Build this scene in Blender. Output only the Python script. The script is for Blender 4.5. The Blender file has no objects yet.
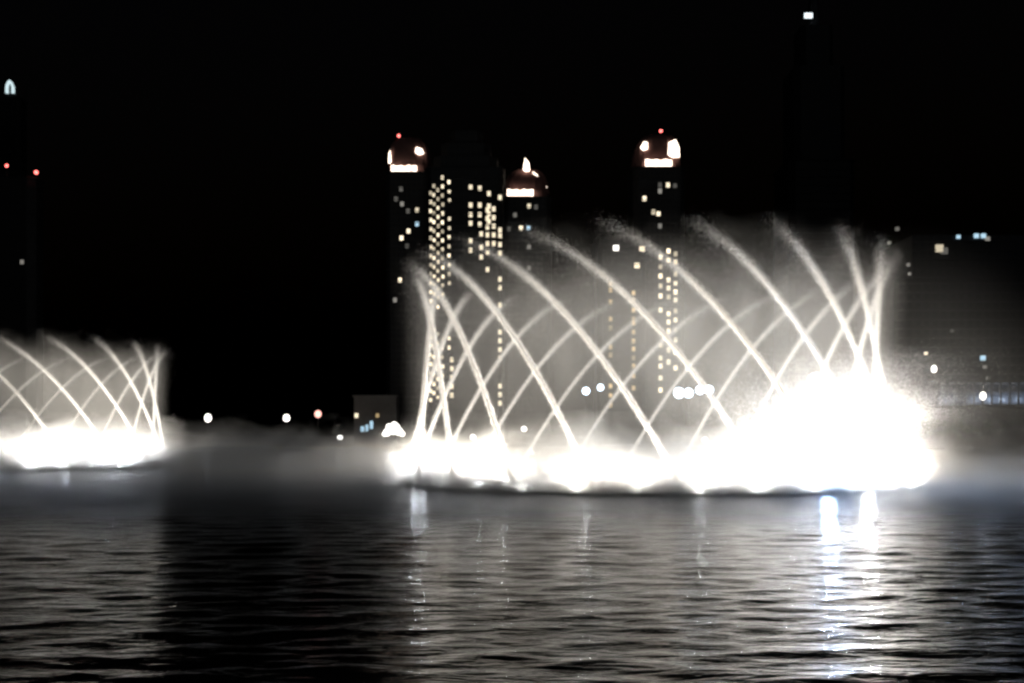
import bpy, bmesh, math, random
import numpy as np
from mathutils import Vector, Matrix
R = math.radians
random.seed(7)
rng = np.random.default_rng(7)
S = bpy.context.scene
C = S.collection

# ------------------------------------------------------------------ camera
CAM_H = 6.9            # metres above the lake
F_PX, CX, HZ = 1000.0, 512.0, 435.0
cam_d = bpy.data.cameras.new('camera')
cam_d.sensor_width = 36.0
cam_d.lens = 36.0 * F_PX / 1024.0
cam_d.shift_y = (HZ - 341.5) / 1024.0
cam_d.clip_start, cam_d.clip_end = 0.1, 20000
cam_d.dof.use_dof = True          # a hand-held phone, focused a little short
cam_d.dof.focus_distance = 9.0
cam_d.dof.aperture_fstop = 1.4
cam = bpy.data.objects.new('camera', cam_d)
cam.location = (0, 0, CAM_H)
cam.rotation_euler = (R(90), 0, 0)
C.objects.link(cam)
S.camera = cam

# ------------------------------------------------------------------ night sky
W = bpy.data.worlds.new('World')
S.world = W
W.use_nodes = True
wn = W.node_tree.nodes
bg = wn['Background']
sky = wn.new('ShaderNodeTexSky')
sky.sky_type = 'NISHITA'
sky.sun_disc = False
sky.sun_elevation = R(-4.0)
sky.sun_rotation = R(200)
W.node_tree.links.new(sky.outputs[0], bg.inputs[0])
bg.inputs[1].default_value = 0.05
sun_d = bpy.data.lights.new('facade_fill_sun', 'SUN')  # weak sun added to lift the building fronts above the sky
sun_d.energy = 0.012
sun_d.angle = R(0.5)
sun_d.color = (0.85, 0.93, 1.0)
sun = bpy.data.objects.new('facade_fill_sun', sun_d)
sun.rotation_euler = (R(55), 0, R(20))
C.objects.link(sun)

S.view_settings.view_transform = 'Standard'
S.view_settings.look = 'None'
S.view_settings.exposure = 0.0
S.view_settings.gamma = 1.0
S.cycles.use_denoising = True
S.cycles.max_bounces = 5
S.cycles.diffuse_bounces = 1
S.cycles.glossy_bounces = 2
S.cycles.transmission_bounces = 2
S.cycles.volume_bounces = 0
S.cycles.transparent_max_bounces = 8
S.cycles.volume_max_steps = 256
S.cycles.use_light_tree = True
S.cycles.sample_clamp_direct = 0
S.cycles.sample_clamp_indirect = 50
S.cycles.caustics_reflective = False
S.cycles.caustics_refractive = False


def P(px, py, d):
    """the point d metres away that a surveyor reads at this bearing"""
    return Vector(((px - CX) / F_PX * d, d, CAM_H + (HZ - py) / F_PX * d))


# ------------------------------------------------------------------ materials
def mat(name, color, rough=0.7, metal=0.0, noise=None, spec=0.4):
    m = bpy.data.materials.new(name)
    m.use_nodes = True
    nt = m.node_tree
    b = nt.nodes['Principled BSDF']
    b.inputs['Base Color'].default_value = (*color, 1)
    b.inputs['Roughness'].default_value = rough
    b.inputs['Metallic'].default_value = metal
    b.inputs['Specular IOR Level'].default_value = spec
    if noise:
        sc, amt = noise
        tc = nt.nodes.new('ShaderNodeTexCoord')
        nz = nt.nodes.new('ShaderNodeTexNoise')
        nz.inputs['Scale'].default_value = sc
        nz.inputs['Detail'].default_value = 5
        rp = nt.nodes.new('ShaderNodeValToRGB')
        rp.color_ramp.elements[0].color = (*[c * (1 - amt) for c in color], 1)
        rp.color_ramp.elements[1].color = (*[min(1, c * (1 + amt)) for c in color], 1)
        nt.links.new(tc.outputs['Object'], nz.inputs['Vector'])
        nt.links.new(nz.outputs['Fac'], rp.inputs['Fac'])
        nt.links.new(rp.outputs['Color'], b.inputs['Base Color'])
    return m


def emit(name, color, strength, sample=False):
    m = bpy.data.materials.new(name)
    m.use_nodes = True
    nt = m.node_tree
    b = nt.nodes['Principled BSDF']
    b.inputs['Base Color'].default_value = (0.05, 0.05, 0.05, 1)
    b.inputs['Emission Color'].default_value = (*color, 1)
    b.inputs['Emission Strength'].default_value = strength
    if not sample:
        m.cycles.emission_sampling = 'NONE'
    return m


def droplet_mat():
    m = bpy.data.materials.new('water_droplets')
    m.use_nodes = True
    nt = m.node_tree
    nt.nodes.clear()
    out = nt.nodes.new('ShaderNodeOutputMaterial')
    d = nt.nodes.new('ShaderNodeBsdfDiffuse')
    t = nt.nodes.new('ShaderNodeBsdfTranslucent')
    mx = nt.nodes.new('ShaderNodeMixShader')
    for n in (d, t):
        n.inputs['Color'].default_value = (0.93, 0.9, 0.86, 1)
    mx.inputs[0].default_value = 0.5
    nt.links.new(d.outputs[0], mx.inputs[1])
    nt.links.new(t.outputs[0], mx.inputs[2])
    nt.links.new(mx.outputs[0], out.inputs['Surface'])
    return m


def facade_mat(name, wall, glass, bay=3.2, floor=3.6):
    """wall with a grid of unlit glazing: pattern from object space, works on any upright face"""
    m = bpy.data.materials.new(name)
    m.use_nodes = True
    nt = m.node_tree
    L = nt.links.new
    b = nt.nodes['Principled BSDF']
    tc = nt.nodes.new('ShaderNodeTexCoord')
    sx = nt.nodes.new('ShaderNodeSeparateXYZ')
    L(tc.outputs['Object'], sx.inputs[0])

    def M(op, a, c=None):
        n = nt.nodes.new('ShaderNodeMath')
        n.operation = op
        for i, v in enumerate((a, c)):
            if v is None:
                continue
            if isinstance(v, (int, float)):
                n.inputs[i].default_value = v
            else:
                L(v, n.inputs[i])
        return n.outputs[0]
    h = M('ADD', sx.outputs['X'], M('MULTIPLY', sx.outputs['Y'], 0.83))
    u = M('FRACT', M('DIVIDE', h, bay))
    v = M('FRACT', M('DIVIDE', sx.outputs['Z'], floor))
    inside = M('MULTIPLY', M('MULTIPLY', M('GREATER_THAN', u, 0.25), M('LESS_THAN', u, 0.8)),
               M('MULTIPLY', M('GREATER_THAN', v, 0.3), M('LESS_THAN', v, 0.85)))
    nz = nt.nodes.new('ShaderNodeTexNoise')
    nz.inputs['Scale'].default_value = 0.15
    nz.inputs['Detail'].default_value = 6
    L(tc.outputs['Object'], nz.inputs['Vector'])
    rp = nt.nodes.new('ShaderNodeValToRGB')
    rp.color_ramp.elements[0].color = (*[c * 0.7 for c in wall], 1)
    rp.color_ramp.elements[1].color = (*[c * 1.2 for c in wall], 1)
    L(nz.outputs['Fac'], rp.inputs['Fac'])
    mx = nt.nodes.new('ShaderNodeMix')
    mx.data_type = 'RGBA'
    L(inside, mx.inputs['Factor'])
    L(rp.outputs['Color'], mx.inputs['A'])
    mx.inputs['B'].default_value = (*glass, 1)
    L(mx.outputs['Result'], b.inputs['Base Color'])
    b.inputs['Roughness'].default_value = 0.5
    return m


def water_mat():
    m = bpy.data.materials.new('lake_water')
    m.use_nodes = True
    nt = m.node_tree
    L = nt.links.new
    b = nt.nodes['Principled BSDF']
    b.inputs['Base Color'].default_value = (0.004, 0.006, 0.006, 1)
    b.inputs['Roughness'].default_value = 0.15
    b.inputs['IOR'].default_value = 1.33
    tc = nt.nodes.new('ShaderNodeTexCoord')
    n1 = nt.nodes.new('ShaderNodeTexNoise')
    n1.inputs['Scale'].default_value = 1.6
    n1.inputs['Detail'].default_value = 3
    n1.inputs['Distortion'].default_value = 0.6
    mp = nt.nodes.new('ShaderNodeMapping')
    mp.inputs['Scale'].default_value = (0.3, 1.0, 1.0)
    L(tc.outputs['Object'], mp.inputs['Vector'])
    L(mp.outputs[0], n1.inputs['Vector'])
    bp = nt.nodes.new('ShaderNodeBump')
    bp.inputs['Strength'].default_value = 0.5
    bp.inputs['Distance'].default_value = 0.22
    L(n1.outputs['Fac'], bp.inputs['Height'])
    L(bp.outputs[0], b.inputs['Normal'])
    return m


def mist_mat(name, density, build, color=(1, 0.95, 0.87), step=0.3, aniso=0.0):
    """scattering mist; build(nodes helper) returns the socket of a 0..1 shape"""
    m = bpy.data.materials.new(name)
    m.use_nodes = True
    nt = m.node_tree
    nt.nodes.clear()
    L = nt.links.new
    out = nt.nodes.new('ShaderNodeOutputMaterial')
    sc = nt.nodes.new('ShaderNodeVolumeScatter')
    sc.inputs['Color'].default_value = (*color, 1)
    sc.inputs['Anisotropy'].default_value = aniso
    tc = nt.nodes.new('ShaderNodeTexCoord')
    sx = nt.nodes.new('ShaderNodeSeparateXYZ')
    L(tc.outputs['Object'], sx.inputs[0])

    def M(op, a, c=None, d=None, clamp=False):
        n = nt.nodes.new('ShaderNodeMath')
        n.operation = op
        n.use_clamp = clamp
        for i, v in enumerate((a, c, d)):
            if v is None:
                continue
            if isinstance(v, (int, float)):
                n.inputs[i].default_value = v
            else:
                L(v, n.inputs[i])
        return n.outputs[0]

    def N(scale, detail=2.0, dist=0.0, zs=1.0):
        n = nt.nodes.new('ShaderNodeTexNoise')
        n.inputs['Scale'].default_value = scale
        n.inputs['Detail'].default_value = detail
        n.inputs['Distortion'].default_value = dist
        mp = nt.nodes.new('ShaderNodeMapping')
        mp.inputs['Scale'].default_value = (1, 1, zs)
        L(tc.outputs['Object'], mp.inputs['Vector'])
        L(mp.outputs[0], n.inputs['Vector'])
        return n.outputs['Fac']
    shape = build(M, N, sx.outputs['X'], sx.outputs['Y'], sx.outputs['Z'])
    L(M('MULTIPLY', shape, density), sc.inputs['Density'])
    L(sc.outputs[0], out.inputs['Volume'])
    m.cycles.volume_step_rate = step
    return m


# ------------------------------------------------------------------ object helpers
def tag(o, label=None, cat=None, group=None, kind=None):
    for k, v in (('label', label), ('category', cat), ('group', group), ('kind', kind)):
        if v:
            o[k] = v
    return o


def thing(name, label, cat, loc=(0, 0, 0), rz=0.0, group=None):
    o = bpy.data.objects.new(name, None)
    C.objects.link(o)
    o.location = loc
    o.rotation_euler = (0, 0, rz)
    return tag(o, label, cat, group)


def obj(name, me, m=None, parent=None, loc=None, rz=0.0):
    if isinstance(me, bmesh.types.BMesh):
        mm = bpy.data.meshes.new(name)
        me.to_mesh(mm)
        me.free()
        me = mm
    o = bpy.data.objects.new(name, me)
    if m and not me.materials:
        me.materials.append(m)
    C.objects.link(o)
    if parent:
        o.parent = parent
    if loc is not None:
        o.location = loc
    o.rotation_euler = (0, 0, rz)
    return o


def box(bm, x0, x1, y0, y1, z0, z1):
    v = [bm.verts.new(p) for p in ((x0, y0, z0), (x1, y0, z0), (x1, y1, z0), (x0, y1, z0),
                                   (x0, y0, z1), (x1, y0, z1), (x1, y1, z1), (x0, y1, z1))]
    for f in ((3, 2, 1, 0), (4, 5, 6, 7), (0, 1, 5, 4), (1, 2, 6, 5), (2, 3, 7, 6), (3, 0, 4, 7)):
        bm.faces.new([v[i] for i in f])


def prism(bm, outline, z0, z1, top=1.0):
    a = [bm.verts.new((x, y, z0)) for x, y in outline]
    b = [bm.verts.new((x * top, y * top, z1)) for x, y in outline]
    n = len(a)
    for i in range(n):
        bm.faces.new((a[i], a[(i + 1) % n], b[(i + 1) % n], b[i]))
    bm.faces.new(b)
    bm.faces.new(a[::-1])


def chamfered(hx, hy, c):
    return [(-hx + c, -hy), (hx - c, -hy), (hx, -hy + c), (hx, hy - c), (hx - c, hy), (-hx + c, hy), (-hx, hy - c), (-hx, -hy + c)]


def lathe(bm, prof, n=20, cx=0, cy=0):
    rings = []
    for r, z in prof:
        rings.append([bm.verts.new((cx + r * math.cos(2 * math.pi * i / n), cy + r * math.sin(2 * math.pi * i / n), z)) for i in range(n)])
    for a, b in zip(rings, rings[1:]):
        for i in range(n):
            bm.faces.new((a[i], a[(i + 1) % n], b[(i + 1) % n], b[i]))
    bm.faces.new(rings[0][::-1])
    bm.faces.new(rings[-1])


def ball(r, z=0.0, seg=14, sz=1.0):
    bm = bmesh.new()
    bmesh.ops.create_uvsphere(bm, u_segments=seg, v_segments=max(6, seg // 2), radius=r,
                              matrix=Matrix.Translation((0, 0, z)) @ Matrix.Diagonal((1, 1, sz, 1)))
    for f in bm.faces:
        f.smooth = True
    return bm


def tri_cloud(name, c, size):
    """one mesh of droplets: a small randomly turned triangle round every centre"""
    n = len(c)
    a = rng.normal(size=(n, 3)); a /= np.linalg.norm(a, axis=1)[:, None]
    b = np.cross(a, rng.normal(size=(n, 3))); b /= np.linalg.norm(b, axis=1)[:, None]
    s = np.asarray(size)[:, None]
    v = np.stack([c + a * s, c + (-0.5 * a + 0.866 * b) * s, c + (-0.5 * a - 0.866 * b) * s], 1).reshape(-1, 3)
    me = bpy.data.meshes.new(name)
    me.vertices.add(3 * n)
    me.vertices.foreach_set('co', v.astype(np.float32).ravel())
    me.loops.add(3 * n)
    me.loops.foreach_set('vertex_index', np.arange(3 * n, dtype=np.int32))
    me.polygons.add(n)
    me.polygons.foreach_set('loop_start', np.arange(0, 3 * n, 3, dtype=np.int32))
    me.update(calc_edges=True)
    return me


# ------------------------------------------------------------------ lake
def lake():
    ys = [-400, -150, -60, -20, 5, 12]
    while ys[-1] < 160:
        ys.append(ys[-1] + max(0.16, ys[-1] * 0.0058))
    while ys[-1] < 440:
        ys.append(ys[-1] + 3.0 + (ys[-1] - 160) * 0.02)
    ys[-1] = 440.0
    xs = [0.0]
    while xs[-1] < 100:
        xs.append(xs[-1] + 0.28 + 0.006 * xs[-1])
    while xs[-1] < 1500:
        xs.append(xs[-1] * 1.12)
    xs = np.array([-x for x in xs[:0:-1]] + xs)
    ys = np.array(ys)
    X, Y = np.meshgrid(xs, ys)
    Z = np.zeros_like(X)
    for k in range(80):
        lam = 0.6 * (3.8 / 0.6) ** rng.random()
        ang = rng.normal(math.pi / 2 + 0.08, 0.4)
        kx, ky = 2 * math.pi / lam * math.cos(ang), 2 * math.pi / lam * math.sin(ang)
        amp = 0.0017 * lam
        fade = np.clip((lam / np.clip(Y * 0.0058, 0.16, 99) - 2.5) / 3.0, 0, 1)
        Z += amp * fade * np.sin(kx * X + ky * Y + rng.random() * 6.28)
    ok = (Y > 10) & (Y < 160) & (np.abs(X) < 105)
    Z = np.where(ok, Z, 0)
    ny, nx = X.shape
    me = bpy.data.meshes.new('lake')
    co = np.stack([X, Y, Z], -1).reshape(-1, 3)
    me.vertices.add(len(co))
    me.vertices.foreach_set('co', co.astype(np.float32).ravel())
    i = (np.arange(ny - 1)[:, None] * nx + np.arange(nx - 1)[None]).ravel()
    q = np.stack([i, i + 1, i + nx + 1, i + nx], 1)
    me.loops.add(q.size)
    me.loops.foreach_set('vertex_index', q.astype(np.int32).ravel())
    me.polygons.add(len(q))
    me.polygons.foreach_set('loop_start', np.arange(0, q.size, 4, dtype=np.int32))
    me.polygons.foreach_set('use_smooth', np.ones(len(q), dtype=bool))
    me.update(calc_edges=True)
    tag(obj('lake_water', me, water_mat()), kind='structure')


lake()
SHORE, GZ = 430.0, 1.6
m_ground = mat('ground_paving', (0.09, 0.085, 0.08), 0.9, noise=(0.05, 0.4))
bm = bmesh.new()
box(bm, -4000, 4000, SHORE, 6000, -1.0, GZ)
tag(obj('ground', bm, m_ground), kind='structure')
m_stone = mat('quay_stone', (0.22, 0.2, 0.18), 0.85, noise=(0.8, 0.3))
bm = bmesh.new()
box(bm, -900, 900, SHORE - 0.6, SHORE - 0.003, -1.0, GZ + 0.35)
tag(obj('quay_wall', bm, m_stone), 'long low stone quay wall along the far shore of the lake', 'quay wall')

# ------------------------------------------------------------------ fountains
M_DROP = droplet_mat()
M_PIPE = mat('pipe_steel', (0.25, 0.25, 0.25), 0.4, 0.8, noise=(3, 0.3))
RING, NJ = 36.0, 22
JET_D, JET_H, JET_IN = 36.0, 32.8, 0.44


def jet_mesh(seed):
    """a jet leaving the ring at (RING, 0, 0) and swinging round it clockwise"""
    r = np.random.default_rng(seed)
    dirx, diry = -math.sin(JET_IN), -math.cos(JET_IN)

    def arc(t):
        return np.stack([RING + dirx * JET_D * t, diry * JET_D * t, JET_H * (1 - (1 - t) ** 2)], -1)
    n = 58000
    t = 0.93 * r.random(n)
    keep = r.random(n) < np.clip(1.25 - np.maximum(t - 0.3, 0) * 2.3, 0.0, 1)
    t = t[keep]
    c = arc(t)
    sig = 0.155 + 0.75 * t ** 3
    off = r.normal(size=c.shape) * sig[:, None]
    wide = r.random(len(t)) < 0.12 + 0.3 * t ** 2
    off[wide] *= 1.7
    fall = np.where(wide, r.exponential(0.1 + 3.0 * t ** 4), 0)
    c = c + off
    c[:, 2] -= fall
    s1 = r.uniform(0.038, 0.078, len(t)) * (1 - 0.75 * t) * np.where(wide, 0.55, 1)
    # the drizzle that hangs below and behind the top of the arc
    n2 = 15000
    t2 = 0.3 + 0.5 * r.random(n2)
    c2 = arc(t2)
    c2 += r.normal(size=c2.shape) * np.array([1.3, 1.3, 0.4])
    c2[:, 2] -= r.exponential(4.5, n2)
    s2 = r.uniform(0.009, 0.02, n2)
    # plume of foam at the nozzle
    n3 = 9000
    c3 = np.stack([RING + r.normal(size=n3) * 1.6, r.normal(size=n3) * 2.2, r.exponential(0.9, n3)], -1)
    s3 = r.uniform(0.04, 0.09, n3)
    c = np.concatenate([c, c2, c3]); s = np.concatenate([s1, s2, s3])
    ok = c[:, 2] > 0.02
    return tri_cloud('water_jet', c[ok], s[ok])


JETS = [jet_mesh(k) for k in (11, 12, 13)]


def plume_mesh(seed, n, rx, ry, h):
    n = n * 2
    r = np.random.default_rng(seed)
    u = r.random(n)
    z = h * np.minimum(0.30 * r.gamma(1.6, 1.0, n), 0.55 + 0.6 * r.random(n))
    sh = 0.55 + 0.75 * np.clip(z / h, 0, 1.4)
    sh = sh * np.where(r.random(n) < 0.2, 1.35, 1.0)
    c = np.stack([r.normal(size=n) * rx * sh, r.normal(size=n) * ry * sh, z + 0.05], -1)
    c[:, 0] += 0.25 * rx * np.sin(z * 0.8 + seed) 
    return tri_cloud('spray_plume', c, r.uniform(0.018, 0.042, n))


def lamp(name, parent, loc, power, radius=0.35, color=(1, 0.95, 0.87)):
    d = bpy.data.lights.new(name, 'POINT')
    d.energy = power
    d.shadow_soft_size = radius
    d.color = color
    o = bpy.data.objects.new(name, d)
    o.location = loc
    o.parent = parent
    C.objects.link(o)
    return o


def spot(name, parent, loc, power, radius=0.5, color=(1, 0.95, 0.87)):
    d = bpy.data.lights.new(name, 'SPOT')
    d.energy = power
    d.shadow_soft_size = radius
    d.color = color
    d.spot_size = R(171)
    d.spot_blend = 0.5
    o = bpy.data.objects.new(name, d)
    o.location = loc
    o.parent = parent
    o.rotation_euler = (R(180), 0, 0)
    C.objects.link(o)
    return o


def torus(R0, r0, z, n=88, k=8):
    bm = bmesh.new()
    rings = []
    for i in range(n):
        a = 2 * math.pi * i / n
        rings.append([bm.verts.new(((R0 + r0 * math.cos(2 * math.pi * j / k)) * math.cos(a),
                                    (R0 + r0 * math.cos(2 * math.pi * j / k)) * math.sin(a),
                                    z + r0 * math.sin(2 * math.pi * j / k))) for j in range(k)])
    for i in range(n):
        for j in range(k):
            bm.faces.new((rings[i][j], rings[(i + 1) % n][j], rings[(i + 1) % n][(j + 1) % k], rings[i][(j + 1) % k]))
    return bm


def fountain(label, cx, cy, phase, plumes, lamp_w, group, scale=1.0, nj=NJ):
    f = thing('fountain', label, 'fountain', (cx, cy, 0), 0, group)
    f.scale = (scale, scale, scale)
    obj('nozzle_ring', torus(RING, 0.18, 0.1), M_PIPE, f)
    for k in range(nj):
        obj('water_jet', JETS[k % 3], M_DROP, f, rz=phase + 2 * math.pi * k / nj)
    rw = random.Random(5)
    for k in range(36):
        a = phase + 2 * math.pi * (k + 0.5) / 36
        if math.sin(a) < -0.2:
            ro = 37.0 - 2.5 * math.sin(a)
            spot('fountain_lamp', f, (ro * math.cos(a), ro * math.sin(a), 0.5), lamp_w(a) * 0.17 * rw.choice((0.15, 0.3, 0.8, 1.0, 2.0)))
    for k in range(22):
        a = phase + 2 * math.pi * (k + 0.5) / 22
        w = lamp_w(a) * (0.52 if math.sin(a) < 0.2 else 0.3)
        spot('fountain_lamp', f, (31 * math.cos(a), 31 * math.sin(a), 0.5), w * 1.4)
        if k % 2:
            lamp('fountain_lamp', f, (25 * math.cos(a), 25 * math.sin(a), 1.2), w * 0.8, 0.8)
    for (a, r0, n, rx, ry, h) in plumes:
        obj('spray_plume', plume_mesh(int(a * 10) + n, n, rx, ry, h), M_DROP, f,
            (r0 * math.cos(R(a)), r0 * math.sin(R(a)), 0))
    return f


F1 = (20.1, 150.0)
F2 = (-105.0, 215.0)
pl1 = []
for k in range(20):
    a = -148 + 135 * k / 19 + random.uniform(-3, 3)
    pl1.append((a, 35.5, 9000, random.uniform(1.6, 3.4), 1.6, random.choice((1.0, 1.6, 3.2, 6.5))))
pl1 += [(-70, 35, 30000, 4.0, 3.0, 11), (-61, 35, 42000, 4.2, 3.2, 14), (-50, 35, 42000, 4.2, 3.2, 15.5), (-40, 34, 42000, 4.0, 3.2, 15),
        (-28, 33, 36000, 3.6, 3.2, 15.5), (-14, 32, 26000, 2.8, 3.0, 15), (2, 31, 14000, 2.4, 3.0, 12)]
pl2 = [(a, 35, 14000, 2.8, 3, h) for a, h in ((-128, 1), (-108, 2), (-88, 2), (-73, 11), (-64, 12.5), (-54, 10), (-42, 9), (-30, 12), (-18, 13), (-4, 11))]


def w1(a):
    return (17000 if math.sin(a) < 0.3 else 7000) + 16000 * max(0, math.cos(a - R(-42))) ** 6

f1 = fountain('large near fountain of crossing white jets in a ring, middle of the lake', F1[0], F1[1], R(-74), pl1, w1, 'lit ring fountains')
f2 = fountain('far smaller-looking ring fountain of white jets cut by the left photo edge', F2[0], F2[1], R(-66), pl2,
              lambda a: 17000 if math.cos(a - R(-12)) > 0.55 else 1800, 'lit ring fountains', 0.82, 19)
for (a, r0, z, w) in ((-44, 34.5, 2.6, 46000), (-24, 31, 2.0, 26000), (189, 34, 2.4, 13000)):
    lamp('fountain_lamp', f1, (r0 * math.cos(R(a)), r0 * math.sin(R(a)), z), w, 1.0)

for (a, r0, w) in ((-62, 37, 15000), (-52, 37, 15000), (-36, 36, 16000), (-22, 36, 18000), (-56, 32, 14000), (-28, 31, 18000)):
    spot('fountain_lamp', f2, (r0 * math.cos(R(a)), r0 * math.sin(R(a)), 1.0), w, 1.0)
# a blue-white projector on the ring, behind the bright spray
bm = bmesh.new()
lathe(bm, [(0.5, 0), (0.6, 0.4), (0.25, 0.45), (0.25, 1.6)], 12)
pr = obj('projector', bm, M_PIPE, f1, (18.3, -29.0, 0))
obj('lens', ball(0.8, 2.6, 14), emit('projector_lens', (0.45, 0.66, 1.0), 1800, True), pr)

# ------------------------------------------------------------------ mist
def mist_ring(M, N, x, y, z):
    rr = M('SQRT', M('ADD', M('MULTIPLY', x, x), M('MULTIPLY', y, y)))
    rad = M('SMOOTH_MIN', M('MULTIPLY', M('SUBTRACT', 36.6, rr), 1 / 3.5), 1.0, 0.3)
    rad = M('MAXIMUM', rad, 0.0)
    top = M('MULTIPLY', M('SUBTRACT', M('MULTIPLY_ADD', N(0.14, 3, 0.5), 15.0, 25.0), z), 1 / 8.0, clamp=True)
    n = M('MULTIPLY_ADD', N(0.13, 4, 0.8, 0.4), 3.2, -0.95, clamp=True)
    low = M('MULTIPLY_ADD', z, 1 / 9.0, 0.2)  # denser with height to offset lamp falloff, evens the glow
    side = M('MULTIPLY_ADD', x, 1 / 62.0, 1.0, clamp=False)       # the breeze packs it to one side
    return M('MULTIPLY', M('MULTIPLY', M('MULTIPLY', rad, side), top), M('MULTIPLY', n, low))


def mist_low(M, N, x, y, z):
    n = N(0.05, 4, 1.2)
    far = M('MULTIPLY', M('ADD', y, 70.0), 1 / 60.0, clamp=True)
    top = M('MULTIPLY', M('MULTIPLY_ADD', n, 24.0, -6.0), M('MULTIPLY_ADD', far, 0.62, 0.48))                       # uneven upper limit, about 2 to 8 m
    v = M('MULTIPLY', M('SUBTRACT', top, z), 1 / 3.5, clamp=True)
    e = M('MULTIPLY', M('SUBTRACT', 235.0, M('ABSOLUTE', x)), 1 / 60.0, clamp=True)
    e2 = M('MULTIPLY', M('SUBTRACT', 90.0, M('ABSOLUTE', y)), 1 / 18.0, clamp=True)
    near = M('MULTIPLY_ADD', M('MULTIPLY', M('SUBTRACT', -50.0, y), 1 / 10.0, clamp=True), 2.1, 0.8)
    return M('MULTIPLY', M('MULTIPLY', v, near), M('MULTIPLY', e, e2))


def cyl(r, h, n=48):
    bm = bmesh.new()
    lathe(bm, [(r, 0.25), (r, h)], n)
    return bm


mm = mist_mat('fountain_mist', 0.0026, mist_ring, step=0.35)
for fx, fy, fs in ((*F1, 1), (*F2, 0.82)):
    o = tag(obj('mist', cyl(38, 35), mm, None, (fx, fy, 0)), kind='stuff')
    o.scale = (fs, fs, fs)

def mist_drift(M, N, x, y, z):
    q = M('ADD', M('ADD', M('POWER', M('DIVIDE', x, 26.0), 2.0), M('POWER', M('DIVIDE', y, 34.0), 2.0)), M('POWER', M('DIVIDE', z, 38.0), 2.0))
    n = M('MULTIPLY_ADD', N(0.06, 3, 0.4), 1.8, -0.3, clamp=True)
    return M('MULTIPLY', M('POWER', M('SUBTRACT', 1.0, q, clamp=True), 1.6), n)


bm = bmesh.new()
bmesh.ops.create_uvsphere(bm, u_segments=32, v_segments=16, radius=1.0, matrix=Matrix.Diagonal((26, 34, 38, 1)))
bmesh.ops.bisect_plane(bm, geom=bm.verts[:] + bm.edges[:] + bm.faces[:], plane_co=(0, 0, 0.24), plane_no=(0, 0, 1), clear_inner=True)
bmesh.ops.holes_fill(bm, edges=[e for e in bm.edges if e.is_boundary])
tag(obj('mist', bm, mist_mat('drifting_mist', 0.006, mist_drift, step=0.4), None, (56, 146, 0)), kind='stuff')
bm = bmesh.new()
box(bm, -240, 240, -90, 90, 0.12, 11)
tag(obj('mist', bm, mist_mat('lake_mist', 0.034, mist_low, step=0.22), None, (-20, 166, 0)), kind='stuff')

exec_later = True
# ------------------------------------------------------------------ city
M_TOWER = facade_mat('tower_facade', (0.04, 0.038, 0.036), (0.022, 0.023, 0.025))
M_DARK = facade_mat('dark_facade', (0.018, 0.019, 0.021), (0.012, 0.013, 0.015))
M_HOTEL = facade_mat('hotel_facade', (0.036, 0.037, 0.042), (0.022, 0.025, 0.03), 4.0, 4.2)
M_CROWN = mat('crown_stone', (0.22, 0.12, 0.11), 0.9, noise=(0.3, 0.35), spec=0.1)
M_METAL = mat('dark_metal', (0.08, 0.08, 0.08), 0.5, 0.6, noise=(2, 0.3))
E_WARM = emit('window_warm', (1.0, 0.86, 0.62), 1.6)
E_YEL = emit('window_yellow', (1.0, 0.72, 0.36), 0.75)
E_DIM = emit('window_dim', (0.95, 0.9, 0.8), 0.22)
E_COOL = emit('window_cool', (0.55, 0.82, 1.0), 0.9)
def vary(m, lo, hi):
    nt = m.node_tree
    oi = nt.nodes.new('ShaderNodeObjectInfo')
    mr = nt.nodes.new('ShaderNodeMapRange')
    mr.inputs['To Min'].default_value, mr.inputs['To Max'].default_value = lo, hi
    nt.links.new(oi.outputs['Random'], mr.inputs['Value'])
    nt.links.new(mr.outputs[0], nt.nodes['Principled BSDF'].inputs['Emission Strength'])


vary(E_WARM, 0.5, 2.0)
vary(E_YEL, 0.25, 0.8)
vary(E_DIM, 0.05, 0.3)
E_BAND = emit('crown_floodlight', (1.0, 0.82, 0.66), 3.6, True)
E_RED = emit('beacon_red', (1.0, 0.16, 0.14), 4.0)
E_WHITE = emit('lamp_white', (1.0, 0.95, 0.88), 2.6)
E_BLUE = emit('lamp_blue_white', (0.72, 0.86, 1.0), 5.0)
E_PINK = emit('lamp_pink', (1.0, 0.5, 0.42), 1.9)

WIN = {}


def window(parent, px, py, d, ox, oy, face, m, w=2.6, h=3.0):
    """a lit window box set on the front face (distance d - face), in the tower's own space"""
    dd = d
    p = P(px, py, dd)
    key = (m.name, round(w, 2), round(h, 2))
    if key not in WIN:
        bm = bmesh.new()
        box(bm, -w / 2, w / 2, -0.12, 0.25, -h / 2, h / 2)
        me = bpy.data.meshes.new('lit_window')
        bm.to_mesh(me); bm.free()
        me.materials.append(m)
        WIN[key] = me
    return obj('lit_window', WIN[key], None, parent, (p.x - ox, -face, p.z - GZ))


def tower(name, label, x0, x1, ytop, d, depth=None, m=None, chamfer=0.18, setbacks=(), cat='tower'):
    """upright tower whose front stands d metres off; returns the Empty and its sizes"""
    cx = ((x0 + x1) / 2 - CX) / F_PX * d
    hx = (x1 - x0) / 2 / F_PX * d
    hy = depth or hx
    H = CAM_H + (HZ - ytop) / F_PX * d - GZ
    t = thing(name, label, cat, (cx, d + hy, GZ))
    bm = bmesh.new()
    ol = chamfered(hx, hy, hx * chamfer)
    prism(bm, ol, 0, H)
    z = 7.2
    while z < H - 2:
        prism(bm, [(x * 1.025, y * 1.025) for x, y in ol], z - 0.18, z + 0.18)
        z += 7.2
    prism(bm, [(x * 1.05, y * 1.05) for x, y in ol], H + 0.003, H + 0.9)
    obj('wall', bm, m or M_TOWER, t)
    return t, cx, hx, hy, H


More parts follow.
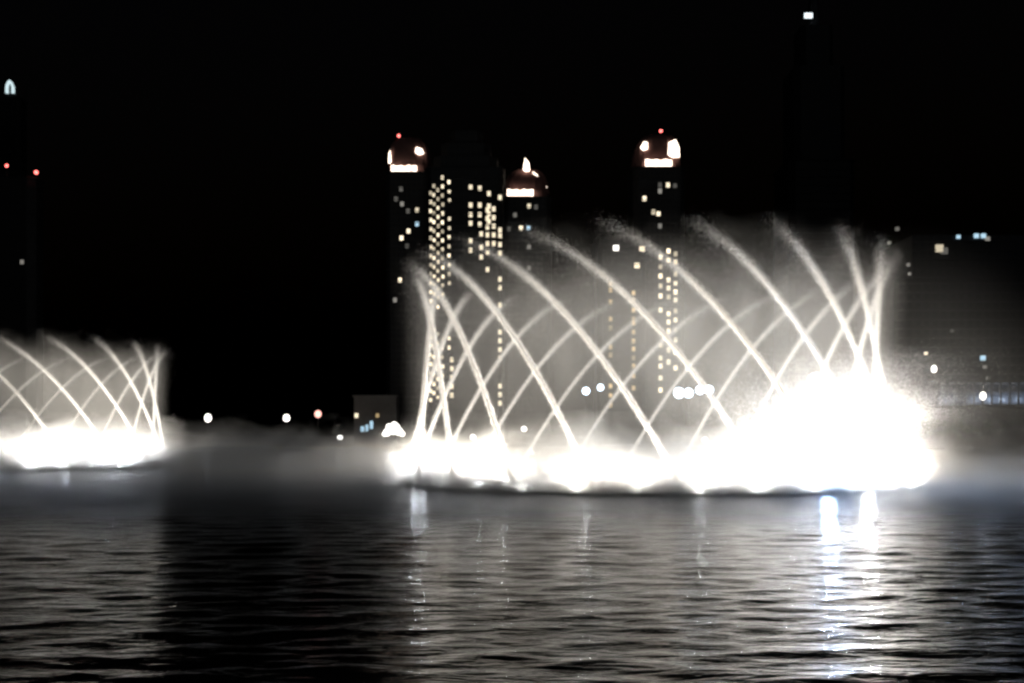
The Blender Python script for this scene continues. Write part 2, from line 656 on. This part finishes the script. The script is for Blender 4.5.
def crown(t, hx, hy, H, rise, skew):
    """a barrel dome with a flat drum under it"""
    bm = bmesh.new()
    n, k = 18, 10
    rows = []
    for j in range(k + 1):
        z = j / k
        s = math.sqrt(max(0.0, 1 - z ** 3.2)) * 0.97 + 0.03
        rows.append([bm.verts.new((hx * 0.92 * s * math.copysign(abs(math.cos(a)) ** 0.6, math.cos(a)) + skew * hx * 0.25 * z,
                                   hy * 0.92 * s * math.copysign(abs(math.sin(a)) ** 0.6, math.sin(a)),
                                   H + 5.2 + (rise - 5.2) * z))
                     for a in [2 * math.pi * i / n for i in range(n)]])
    for a, b in zip(rows, rows[1:]):
        for i in range(n):
            bm.faces.new((a[i], a[(i + 1) % n], b[(i + 1) % n], b[i]))
    bm.faces.new(rows[-1]); bm.faces.new(rows[0][::-1])
    prism(bm, chamfered(hx * 0.86, hy * 0.86, hx * 0.2), H + 0.91, H + 5.19)
    for q in range(n):          # ribs over the dome
        if q % 2:
            continue
        for a, b in zip(rows[:-1], rows[1:]):
            p0, p1 = a[q].co, b[q].co
            c0 = Vector((p0.x, p0.y, 0)).normalized()
            sd = Vector((-c0.y, c0.x, 0)) * 0.32
            vs = [bm.verts.new(v) for v in (p0 + sd, p0 - sd, p0 - sd + c0 * 0.5, p0 + sd + c0 * 0.5,
                                            p1 + sd, p1 - sd, p1 - sd + c0 * 0.5, p1 + sd + c0 * 0.5)]
            for fi in ((0, 1, 5, 4), (1, 2, 6, 5), (2, 3, 7, 6), (3, 0, 4, 7)):
                bm.faces.new([vs[i] for i in fi])
    lathe(bm, [(hx * 0.97, H + 5.0), (hx * 0.99, H + 5.6), (hx * 0.93, H + 5.9)], 24)
    return obj('crown', bm, M_CROWN, t)


def beacon(t, x, y, z, hgt=5.0, m=None, r=1.0):
    bm = bmesh.new()
    lathe(bm, [(0.3, 0), (0.15, hgt)], 8)
    b = obj('mast', bm, M_METAL, t, (x, y, z))
    obj('beacon', ball(r, hgt + r * 0.8, 10), m or E_RED, b)


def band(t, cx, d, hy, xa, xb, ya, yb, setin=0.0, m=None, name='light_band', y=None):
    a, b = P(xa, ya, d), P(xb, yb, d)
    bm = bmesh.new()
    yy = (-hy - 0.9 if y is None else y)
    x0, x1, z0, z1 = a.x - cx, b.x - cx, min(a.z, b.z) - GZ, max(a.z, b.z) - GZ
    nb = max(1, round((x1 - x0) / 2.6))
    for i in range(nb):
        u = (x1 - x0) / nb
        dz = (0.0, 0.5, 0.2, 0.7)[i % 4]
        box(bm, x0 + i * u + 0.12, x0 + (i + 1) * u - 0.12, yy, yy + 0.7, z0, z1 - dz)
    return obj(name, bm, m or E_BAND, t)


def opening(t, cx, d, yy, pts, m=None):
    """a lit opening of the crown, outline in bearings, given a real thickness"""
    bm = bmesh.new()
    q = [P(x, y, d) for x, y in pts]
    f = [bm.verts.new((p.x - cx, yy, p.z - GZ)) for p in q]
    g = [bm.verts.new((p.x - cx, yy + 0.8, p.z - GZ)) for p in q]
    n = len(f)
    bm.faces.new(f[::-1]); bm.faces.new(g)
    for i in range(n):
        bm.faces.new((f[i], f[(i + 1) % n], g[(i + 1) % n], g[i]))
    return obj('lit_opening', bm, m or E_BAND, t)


D = 620.0
# tower A: leftmost of the crowned towers
t, cx, hx, hy, H = tower('tower', 'crowned tower left of the tower covered with lit windows, one red beacon', 386, 431, 173, D)
crown(t, hx, hy, H, 26, -0.3)
band(t, cx, D, hy, 391, 411, 171.5, 165.5)
band(t, cx, D, hy, 411.8, 417, 171.5, 166)
opening(t, cx, D, -hy * 0.75, [(387.6, 161), (389, 162), (390.5, 160), (389.5, 148), (388, 152)])
opening(t, cx, D, -hy * 0.95, [(415, 152), (419, 154.5), (424, 153), (422, 148.5), (416, 146.5)])
beacon(t, (397 - 408.5) / F_PX * D, -hy * 0.3, H + 20, 5.2)
for px, py, mk in ((417, 210, E_WARM), (417, 224, E_COOL), (408.5, 231, E_WARM), (401.5, 238, E_WARM), (407, 246, E_DIM),
                   (396, 199, E_DIM), (402, 204, E_DIM), (408, 211, E_DIM), (401, 189, E_DIM), (400, 280, E_WARM), (395, 300, E_DIM)):
    window(t, px, py, D, cx, 0, hy, mk, 2.2, 2.8)

# tower B: the broad tower with the lattice of lit windows
t, cx, hx, hy, H = tower('tower', 'broad dark tower covered in columns of lit windows, behind the left of the near fountain', 427, 503, 169, D - 25, m=M_DARK, chamfer=0.1)
D2 = D - 25
bm = bmesh.new()
prism(bm, chamfered(hx * 0.86, hy * 0.86, 5), H + 0.91, H + 9)
prism(bm, chamfered(hx * 0.66, hy * 0.66, 4), H + 9.003, H + 18)
prism(bm, chamfered(hx * 0.42, hy * 0.42, 3), H + 18.003, H + 27)
obj('roof', bm, M_DARK, t)
wins = []
for c, (px, y0, y1, st) in enumerate(((430.8, 193, 402, 9.0), (434.0, 186, 402, 9.0), (438.0, 190, 402, 9.0), (442.6, 177.5, 402, 9.0), (449.2, 182, 402, 9.2))):
    py = y0
    k = 0
    while py < y1:
        skip = (c == 4 and 203 < py < 217) or (c == 4 and py > 285 and py < 330) or (300 < py < 335 and random.random() < 0.5)
        if not skip:
            wins.append((px + random.uniform(-.3, .3), py, E_WARM))
        py += st
for px, rows, mk in ((469, (177.5, 196, 206, 215, 233, 243), E_WARM), (478.5, (178.5, 196, 206, 216), E_WARM), (488, (184, 197, 205, 213), E_WARM),
                     (486.5, (201, 210, 219, 227, 236, 245, 263), E_YEL), (493, (200, 209, 218, 227, 236), E_YEL),
                     (499.5, (188, 222, 228, 237, 246, 273, 282, 300, 328, 337, 346, 355, 384, 393, 402), E_WARM),
                     (480, (226, 240, 250), E_DIM)):
    for py in rows:
        wins.append((px, py, mk))
for px, py, mk in wins[:100]:
    window(t, px, py, D2, cx, 0, hy, mk, 1.6, 2.2)
bm = bmesh.new()
for px, py, mk in wins[100:]:
    p = P(px, py, D2 - hy)
    box(bm, p.x - cx - 1.05, p.x - cx + 1.05, -hy - 0.12, -hy + 0.25, p.z - GZ - 1.45, p.z - GZ + 1.45)
tag(obj('lit_window', bm, E_WARM, t), kind='stuff')

# tower C
t, cx, hx, hy, H = tower('tower', 'crowned tower with pointed lit gables, right of the tower of lit windows', 504, 551, 198, D + 20)
d3 = D + 20
crown(t, hx, hy, H, 22, -0.1)
band(t, cx, d3, hy, 507, 533.5, 196, 189.5)
opening(t, cx, d3, -hy * 0.9, [(523, 169), (526, 171), (530, 170), (529, 162), (525, 157)])
opening(t, cx, d3, -hy * 0.8, [(532, 183), (536, 185), (540, 183), (538, 174), (533, 170)])
opening(t, cx, d3, -hy * 0.7, [(543, 185), (547.5, 185.5), (544, 180)])
for px, py, mk in ((529, 206, E_WARM), (536, 207, E_DIM), (521, 228, E_WARM), (528.5, 228, E_COOL), (529, 247, E_DIM), (529, 268, E_DIM), (515, 215, E_DIM), (509, 229, E_DIM), (541, 240, E_DIM)):
    window(t, px, py, d3, cx, 0, hy, mk, 2.3, 2.8)

# tower D
t, cx, hx, hy, H = tower('tower', 'crowned tower standing alone right of the others with a red beacon on top', 634, 685, 168, D)
crown(t, hx, hy, H, 25, 0.25)
band(t, cx, D, hy, 645, 672, 166.5, 159.5)
opening(t, cx, D, -hy * 0.95, [(668, 154), (673, 157), (680, 156.5), (679.5, 147), (676, 139), (669, 142)])
opening(t, cx, D, -hy * 0.95, [(640.5, 147), (643.5, 150), (648, 148.5), (648, 142), (644, 141)])
beacon(t, (664 - 659.5) / F_PX * D, -hy * 0.2, H + 24, 2.0)
rows = [(660, 185, E_DIM), (668, 185, E_WARM), (675, 186, E_DIM), (660, 191, E_DIM), (644.5, 198.5, E_WARM), (653.5, 212, E_WARM), (658.5, 213.5, E_WARM), (660, 226, E_DIM)]
for px, ys in ((660.5, (257, 267, 276, 286, 296, 310, 345, 358, 366, 378, 390)), (668.5, (251, 260, 280, 288, 297, 314, 322, 331, 341, 350, 362)),
               (675.5, (254, 262, 274, 283, 292, 300, 311, 320, 330, 340, 352, 368))):
    rows += [(px, y, E_WARM) for y in ys]
for px, py, mk in rows:
    window(t, px, py, D, cx, 0, hy, mk, 2.3, 3.0)

# lower block between towers C and D
t, cx, hx, hy, H = tower('tower', 'shorter dark tower between two crowned towers, two columns of yellow windows', 598, 646, 238, D - 60, m=M_DARK)
dE = D - 60
for px, py, mk in ((616, 248, E_WHITE), (642, 249, E_WARM), (637, 265.5, E_WARM)):
    window(t, px, py, dE, cx, 0, hy, mk, 3.0, 3.0)
for px, ys in ((610.5, (284, 290, 302, 319, 328, 347, 355, 370, 386, 395, 405)), (633.5, (293, 300, 310, 319, 323, 332, 341, 349, 358, 366, 376, 388))):
    for py in ys:
        window(t, px, py, dE, cx, 0, hy, E_YEL, 2.0, 2.6)

# very tall slender tower, one lit room near its top
t, cx, hx, hy, H = tower('skyscraper', 'very tall unlit skyscraper with one white light high at its top', 790, 856, 160, 900, m=M_DARK)
bm = bmesh.new()
prism(bm, chamfered(hx * 0.78, hy * 0.78, 5), H + 0.91, H + 88)
prism(bm, chamfered(hx * 0.5, hy * 0.5, 4), H + 88.01, H + 128)
prism(bm, chamfered(hx * 0.16, hy * 0.16, 1), H + 128.01, H + 190, 0.3)
obj('upper_wall', bm, M_DARK, t)
p = P(808.5, 15.5, 900 + hy * 0.5)
bm = bmesh.new()
box(bm, p.x - cx - 3.6, p.x - cx + 3.6, -hy * 0.5 - 0.5, -hy * 0.5 + 1, p.z - GZ - 2.2, p.z - GZ + 2.2)
obj('lit_window', bm, emit('roof_light', (0.85, 0.95, 1.0), 1.6), t)

# the two towers at the left edge
t, cx, hx, hy, H = tower('tower', 'dark tower at the left edge with a red beacon at each roof corner', -42, 33, 178, 560, depth=8, m=M_DARK)
beacon(t, (6 + 4.5) / F_PX * 560, -hy * 0.9, H + 0.9, 5.5, r=0.9)
beacon(t, (35.5 + 4.5) / F_PX * 560, -hy * 0.9, H + 0.9, 1.6, r=1.1)
for px, py in ((22, 262),):
    window(t, px, py, 560, cx, 0, hy, E_DIM, 2.0, 2.4)
t, cx, hx, hy, H = tower('tower', 'slim dark tower topped by a glowing white pointed arch at far left', -8, 19, 98, 760, depth=7, m=M_DARK)
bm = bmesh.new()
outer = [(5.2, 93), (5.2, 86), (7, 81.5), (9.4, 79.5), (12, 82), (14, 87), (14, 93)]
inner = [(8, 93), (8, 87), (8.8, 84), (9.8, 83), (10.8, 85), (11.2, 88), (11.2, 93)]
vo = [bm.verts.new((P(x, y, 760).x - cx, -hy, P(x, y, 760).z - GZ)) for x, y in outer]
vi = [bm.verts.new((P(x, y, 760).x - cx, -hy, P(x, y, 760).z - GZ)) for x, y in inner]
for i in range(6):
    bm.faces.new((vo[i], vo[i + 1], vi[i + 1], vi[i]))
ext = bmesh.ops.extrude_face_region(bm, geom=bm.faces[:])
bmesh.ops.translate(bm, vec=(0, 1.2, 0), verts=[e for e in ext['geom'] if isinstance(e, bmesh.types.BMVert)])
obj('lit_arch', bm, emit('arch_light', (0.75, 0.95, 1.0), 0.9), t)
bm = bmesh.new()
box(bm, P(4, 0, 760).x - cx, P(15.5, 0, 760).x - cx, -hy + 1.21, -hy + 3, H + 0.91, P(0, 90, 760).z - GZ)
obj('roof_block', bm, M_DARK, t)

# hotel along the right shore
dh = 455.0
hot = thing('hotel', 'long dim hotel with a bluish lit colonnade along the right shore', 'hotel', (P(900, 0, dh).x, dh, GZ))
zt = P(0, 228, dh).z - GZ
bm = bmesh.new()
box(bm, 0, 210, 8, 60, 0, zt - 22)
box(bm, 12, 210, 16, 58, zt - 21.99, zt)
z = 25.0
while z < zt - 24:
    box(bm, -0.7, 210.7, 7.2, 8.4, z, z + 0.5)
    z += 4.2
z = zt - 20
while z < zt:
    box(bm, 11.4, 210.7, 15.2, 16.4, z, z + 0.5)
    z += 4.2
obj('wall', bm, M_HOTEL, hot)
bm = bmesh.new()
zc0, zc1 = P(0, 404, dh).z - GZ, P(0, 383, dh).z - GZ
box(bm, 16, 208, -0.6, 8, zc0 - 1.2, zc0)
box(bm, 16, 208, -0.6, 8, zc1, zc1 + 1.4)
obj('gallery', bm, M_HOTEL, hot)
for i in range(24):
    x = 18 + i * 4.0
    bm = bmesh.new()
    lathe(bm, [(0.8, zc0 + 0.01), (0.55, zc0 + 1.2), (0.5, zc1 - 1.2), (0.8, zc1 - 0.01)], 10, x, 0.4)
    obj('column', bm, M_HOTEL, hot)
for px in (957, 985, 1001, 1014, 1030):
    p = P(px, 396, dh)
    l = lamp('gallery_lamp', hot, (p.x - hot.location.x, 5.0, zc0 + 2.2), 1300, 0.4, (0.55, 0.72, 1.0))
def hwin(px, py, m, y, w=2.2, h=2.4):
    p = P(px, py, dh + y)
    bm = bmesh.new()
    box(bm, p.x - hot.location.x - w / 2, p.x - hot.location.x + w / 2, y - 0.9, y + 0.2, p.z - GZ - h / 2, p.z - GZ + h / 2)
    obj('lit_window', bm, m, hot)
for px, py, m_, w_ in ((939, 248.5, E_WARM, 3.4), (944, 251, E_DIM, 3), (958, 237, E_COOL, 1.6), (976, 236, E_COOL, 2), (983, 236, E_COOL, 2), (987, 239, E_DIM, 2),
                       (897, 229, E_DIM, 1.6)):
    hwin(px, py, m_, 16, w_, w_)
for px, py, m_, w_ in ((925.5, 353.5, E_WARM, 1.4), (889, 243, E_DIM, 1.2), (908, 265, E_DIM, 1.4), (909, 274, E_DIM, 1.2), (952, 331, E_DIM, 1.4), (982.5, 358, E_COOL, 2.2), (984.5, 367, E_DIM, 1.5), (987.5, 378, E_DIM, 1.6)):
    hwin(px, py, m_, 8, w_, w_)

# ------------------------------------------------------------------ lamps on the far shore
M_POLE = mat('lamp_pole', (0.06, 0.06, 0.06), 0.5, 0.5, noise=(2, 0.2))


def lamp_post(name, label, px, py, d, r, m, light=0, col=(1, 0.9, 0.8), sz=1.0, cat='street lamp', group='lamps along the far shore'):
    p = P(px, py, d)
    t = thing(name, label, cat, (p.x, d, GZ), 0, group)
    h = max(0.6, p.z - GZ)
    bm = bmesh.new()
    lathe(bm, [(0.28, 0), (0.28, 0.5), (0.13, 0.55), (0.1, h - r * sz * 0.9)], 10)
    obj('pole', bm, M_POLE, t)
    obj('globe', ball(r, h, 16, sz), m, t)  # globe oversized, the lamp's bloom is built into its size
    if light:
        lamp('street_light', t, (0, -r * 1.5, h), light, r, col)
    return t


ds = 436.0
lamp_post('street_lamp', 'white globe lamp just right of the far left fountain', 208, 418, ds, 1.5, E_WHITE, 500, sz=1.25)
lamp_post('street_lamp', 'white globe lamp beside the pink one on the left shore', 286.5, 418, ds, 1.5, E_WHITE, 500, sz=1.1)
lamp_post('street_lamp', 'pinkish globe lamp on the left shore', 318, 414, ds, 1.5, E_PINK, 400, (1, .5, .4), sz=1.1)
lamp_post('street_lamp', 'low white lamp between the pink lamp and the pavilion', 340, 437.5, ds - 3, 1.3, E_WHITE, 300, sz=0.75)

M_PAV = mat('pavilion_render', (0.1, 0.095, 0.09), 0.8, noise=(0.4, 0.2))
pav = thing('pavilion', 'low pale pavilion on the shore left of the near fountain', 'pavilion', (P(354, 0, 450).x, 450, GZ))
bm = bmesh.new()
zt = P(0, 397, 450).z - GZ
box(bm, 0, 19, 0, 14, 0, zt)
box(bm, -0.6, 19.6, -0.6, 14.6, zt + 0.003, zt + 0.8)
obj('wall', bm, M_PAV, pav)
for px, py, w, h, m_ in ((362.5, 429, 1.6, 2.4, E_COOL), (367, 428, 1.2, 3, E_COOL), (371.5, 425, 1.4, 3.6, E_COOL), (356.5, 415.5, 1.5, 2, E_WARM), (377.5, 415.5, 1.4, 1.8, E_YEL)):
    p = P(px, py, 450)
    bm = bmesh.new()
    box(bm, p.x - pav.location.x - w / 2, p.x - pav.location.x + w / 2, -0.5, 0.2, p.z - GZ - h / 2, p.z - GZ + h / 2)
    obj('lit_window', bm, m_, pav)
p = P(393, 431, ds)
fl = thing('floodlight', 'very bright white floodlight on the shore beside the pavilion, bloom built as balls', 'floodlight', (p.x, ds, GZ), 0, None)
bm = bmesh.new()
lathe(bm, [(0.35, 0), (0.35, 0.6), (0.16, 0.65), (0.14, p.z - GZ)], 10)
box(bm, -4.4, 4.4, 0.9, 1.15, p.z - GZ - 0.3, p.z - GZ + 0.1)
obj('pole', bm, M_POLE, fl)
for ox, oz, r in ((0, 0.5, 2.1), (-2.6, -0.7, 1.7), (2.6, -0.2, 1.8), (0.6, 2.7, 1.4), (-1.6, 1.7, 1.5), (4.1, -1.2, 1.2), (1.7, 1.8, 1.4), (-3.6, -1.4, 1.1)):
    obj('bloom_bulb', ball(r, 0, 16), E_WHITE, fl, (ox, -0.6, p.z - GZ + oz))  # balls of mixed size, added to shape the floodlight's bloom
lamp('street_light', fl, (0, -4, p.z - GZ), 6000, 1.5)
for px, py, lab in ((473, 437, 'small white lamp low behind the crossing jets, left part of the near fountain'),
                    (524, 429, 'small lamp right of its look-alike behind the near fountain'),
                    (705, 440, 'small round lamp low behind the middle of the near fountain'),
                    (423, 432, 'orange lamp behind the left edge jets of the near fountain'),
                    (387, 462, 'tiny pinkish lamp low on the water left of the near fountain')):
    if py > 455:
        continue
    lamp_post('street_lamp', lab, px, py, ds, 1.2, E_PINK if 'orange' in lab else E_WHITE)
# blue-white floodlights on a gantry behind the fountain
for k, (px, py, r, lab) in enumerate(((586, 391, 1.7, 'blue-white floodlight, left one of the pair behind the fountain centre'),
                                      (600.5, 387.5, 1.5, 'blue-white floodlight, right one of the pair behind the fountain centre'),
                                      (679, 393, 2.4, 'leftmost of four blue-white floodlights in a row behind the fountain'),
                                      (688.5, 393, 2.2, 'second from left of four blue-white floodlights in a row'),
                                      (700, 390, 2.0, 'third from left of four blue-white floodlights in a row'),
                                      (709, 390, 2.0, 'rightmost of four blue-white floodlights in a row behind the fountain'),
                                      (816, 381, 3.6, 'strong blue-white floodlight above the bright spray at the right'))):
    lamp_post('floodlight', lab, px, py, ds + 6, r, E_BLUE, 0, cat='floodlight', group='blue-white floodlights')
for px, py, s_, lab in ((934, 369, 1.5, 'lamp just right of the spray, in front of the hotel'), (983, 396, 1.7, 'brightest lamp in the bluish hotel colonnade')):
    lamp_post('street_lamp', lab, px, py, 449, s_ * 0.8, E_WHITE, 800, sz=1.4)
bm = bmesh.new()
box(bm, 136, 700, 338, SHORE - 0.61, -1.0, GZ)
box(bm, 135.6, 700, 337.6, 337.997, -1.0, GZ + 0.3)
tag(obj('promenade', bm, m_stone), kind='structure')
E_BOL = emit('bollard_light', (1.0, 0.9, 0.75), 0.55)
for px, lab in ((946.5, 'leftmost of the small bollard lamps along the right waterfront'), (970, 'second bollard lamp from the left along the right waterfront'),
                (996.5, 'third bollard lamp from the left along the right waterfront'), (1022, 'rightmost bollard lamp at the photo edge')):
    lamp_post('bollard_lamp', lab, px, 449.5, 340, 0.5, E_BOL, 60, sz=1.5, cat='lamp', group='waterfront bollard lamps')

# ------------------------------------------------------------------ trees before the hotel
M_LEAF = mat('tree_leaves', (0.05, 0.08, 0.035), 0.7, noise=(0.8, 0.5))
M_BARK = mat('tree_bark', (0.12, 0.09, 0.07), 0.9, noise=(3, 0.4))


def tree(label, px, d, hgt, rad, seed):
    r = np.random.default_rng(seed)
    t = thing('tree', label, 'tree', (P(px, 0, d).x, d, GZ), 0, 'trees on the right shore')
    bm = bmesh.new()
    lathe(bm, [(0.32, 0), (0.22, hgt * 0.35), (0.12, hgt * 0.75)], 9)
    for k in range(6):
        a = k * 1.05 + r.random()
        v0 = Vector((0, 0, hgt * (0.35 + 0.05 * k)))
        v1 = v0 + Vector((math.cos(a), math.sin(a), 0.9)) * rad * 0.6
        side = Vector((-math.sin(a), math.cos(a), 0)) * 0.07
        up = Vector((0, 0, 0.09))
        q = [bm.verts.new(v0 + side), bm.verts.new(v0 - side), bm.verts.new(v0 + up), bm.verts.new(v1)]
        for f in ((0, 1, 3), (1, 2, 3), (2, 0, 3)):
            bm.faces.new([q[i] for i in f])
    obj('trunk', bm, M_BARK, t)
    cl = r.normal(size=(26, 3)) * np.array([rad * 0.45, rad * 0.45, hgt * 0.16]) + np.array([0, 0, hgt * 0.68])
    c = (cl[r.integers(0, 26, 5200)] + r.normal(size=(5200, 3)) * rad * 0.16)
    obj('crown', tri_cloud('crown', c, r.uniform(0.12, 0.26, 5200)), M_LEAF, t)


for px, d, h, rd, sd, lab in ((906, 440, 11, 4.5, 1, 'dark tree nearest the bright spray, in front of the hotel'), (931, 442, 13, 5.2, 2, 'dark tree below the hotel, second from the spray'),
                              (958, 439, 12, 5.0, 3, 'dark tree under the left end of the bluish colonnade'), (988, 443, 10, 4.4, 4, 'dark tree under the brightest colonnade lamp')):
    tree(lab, px, d, h, rd, sd)
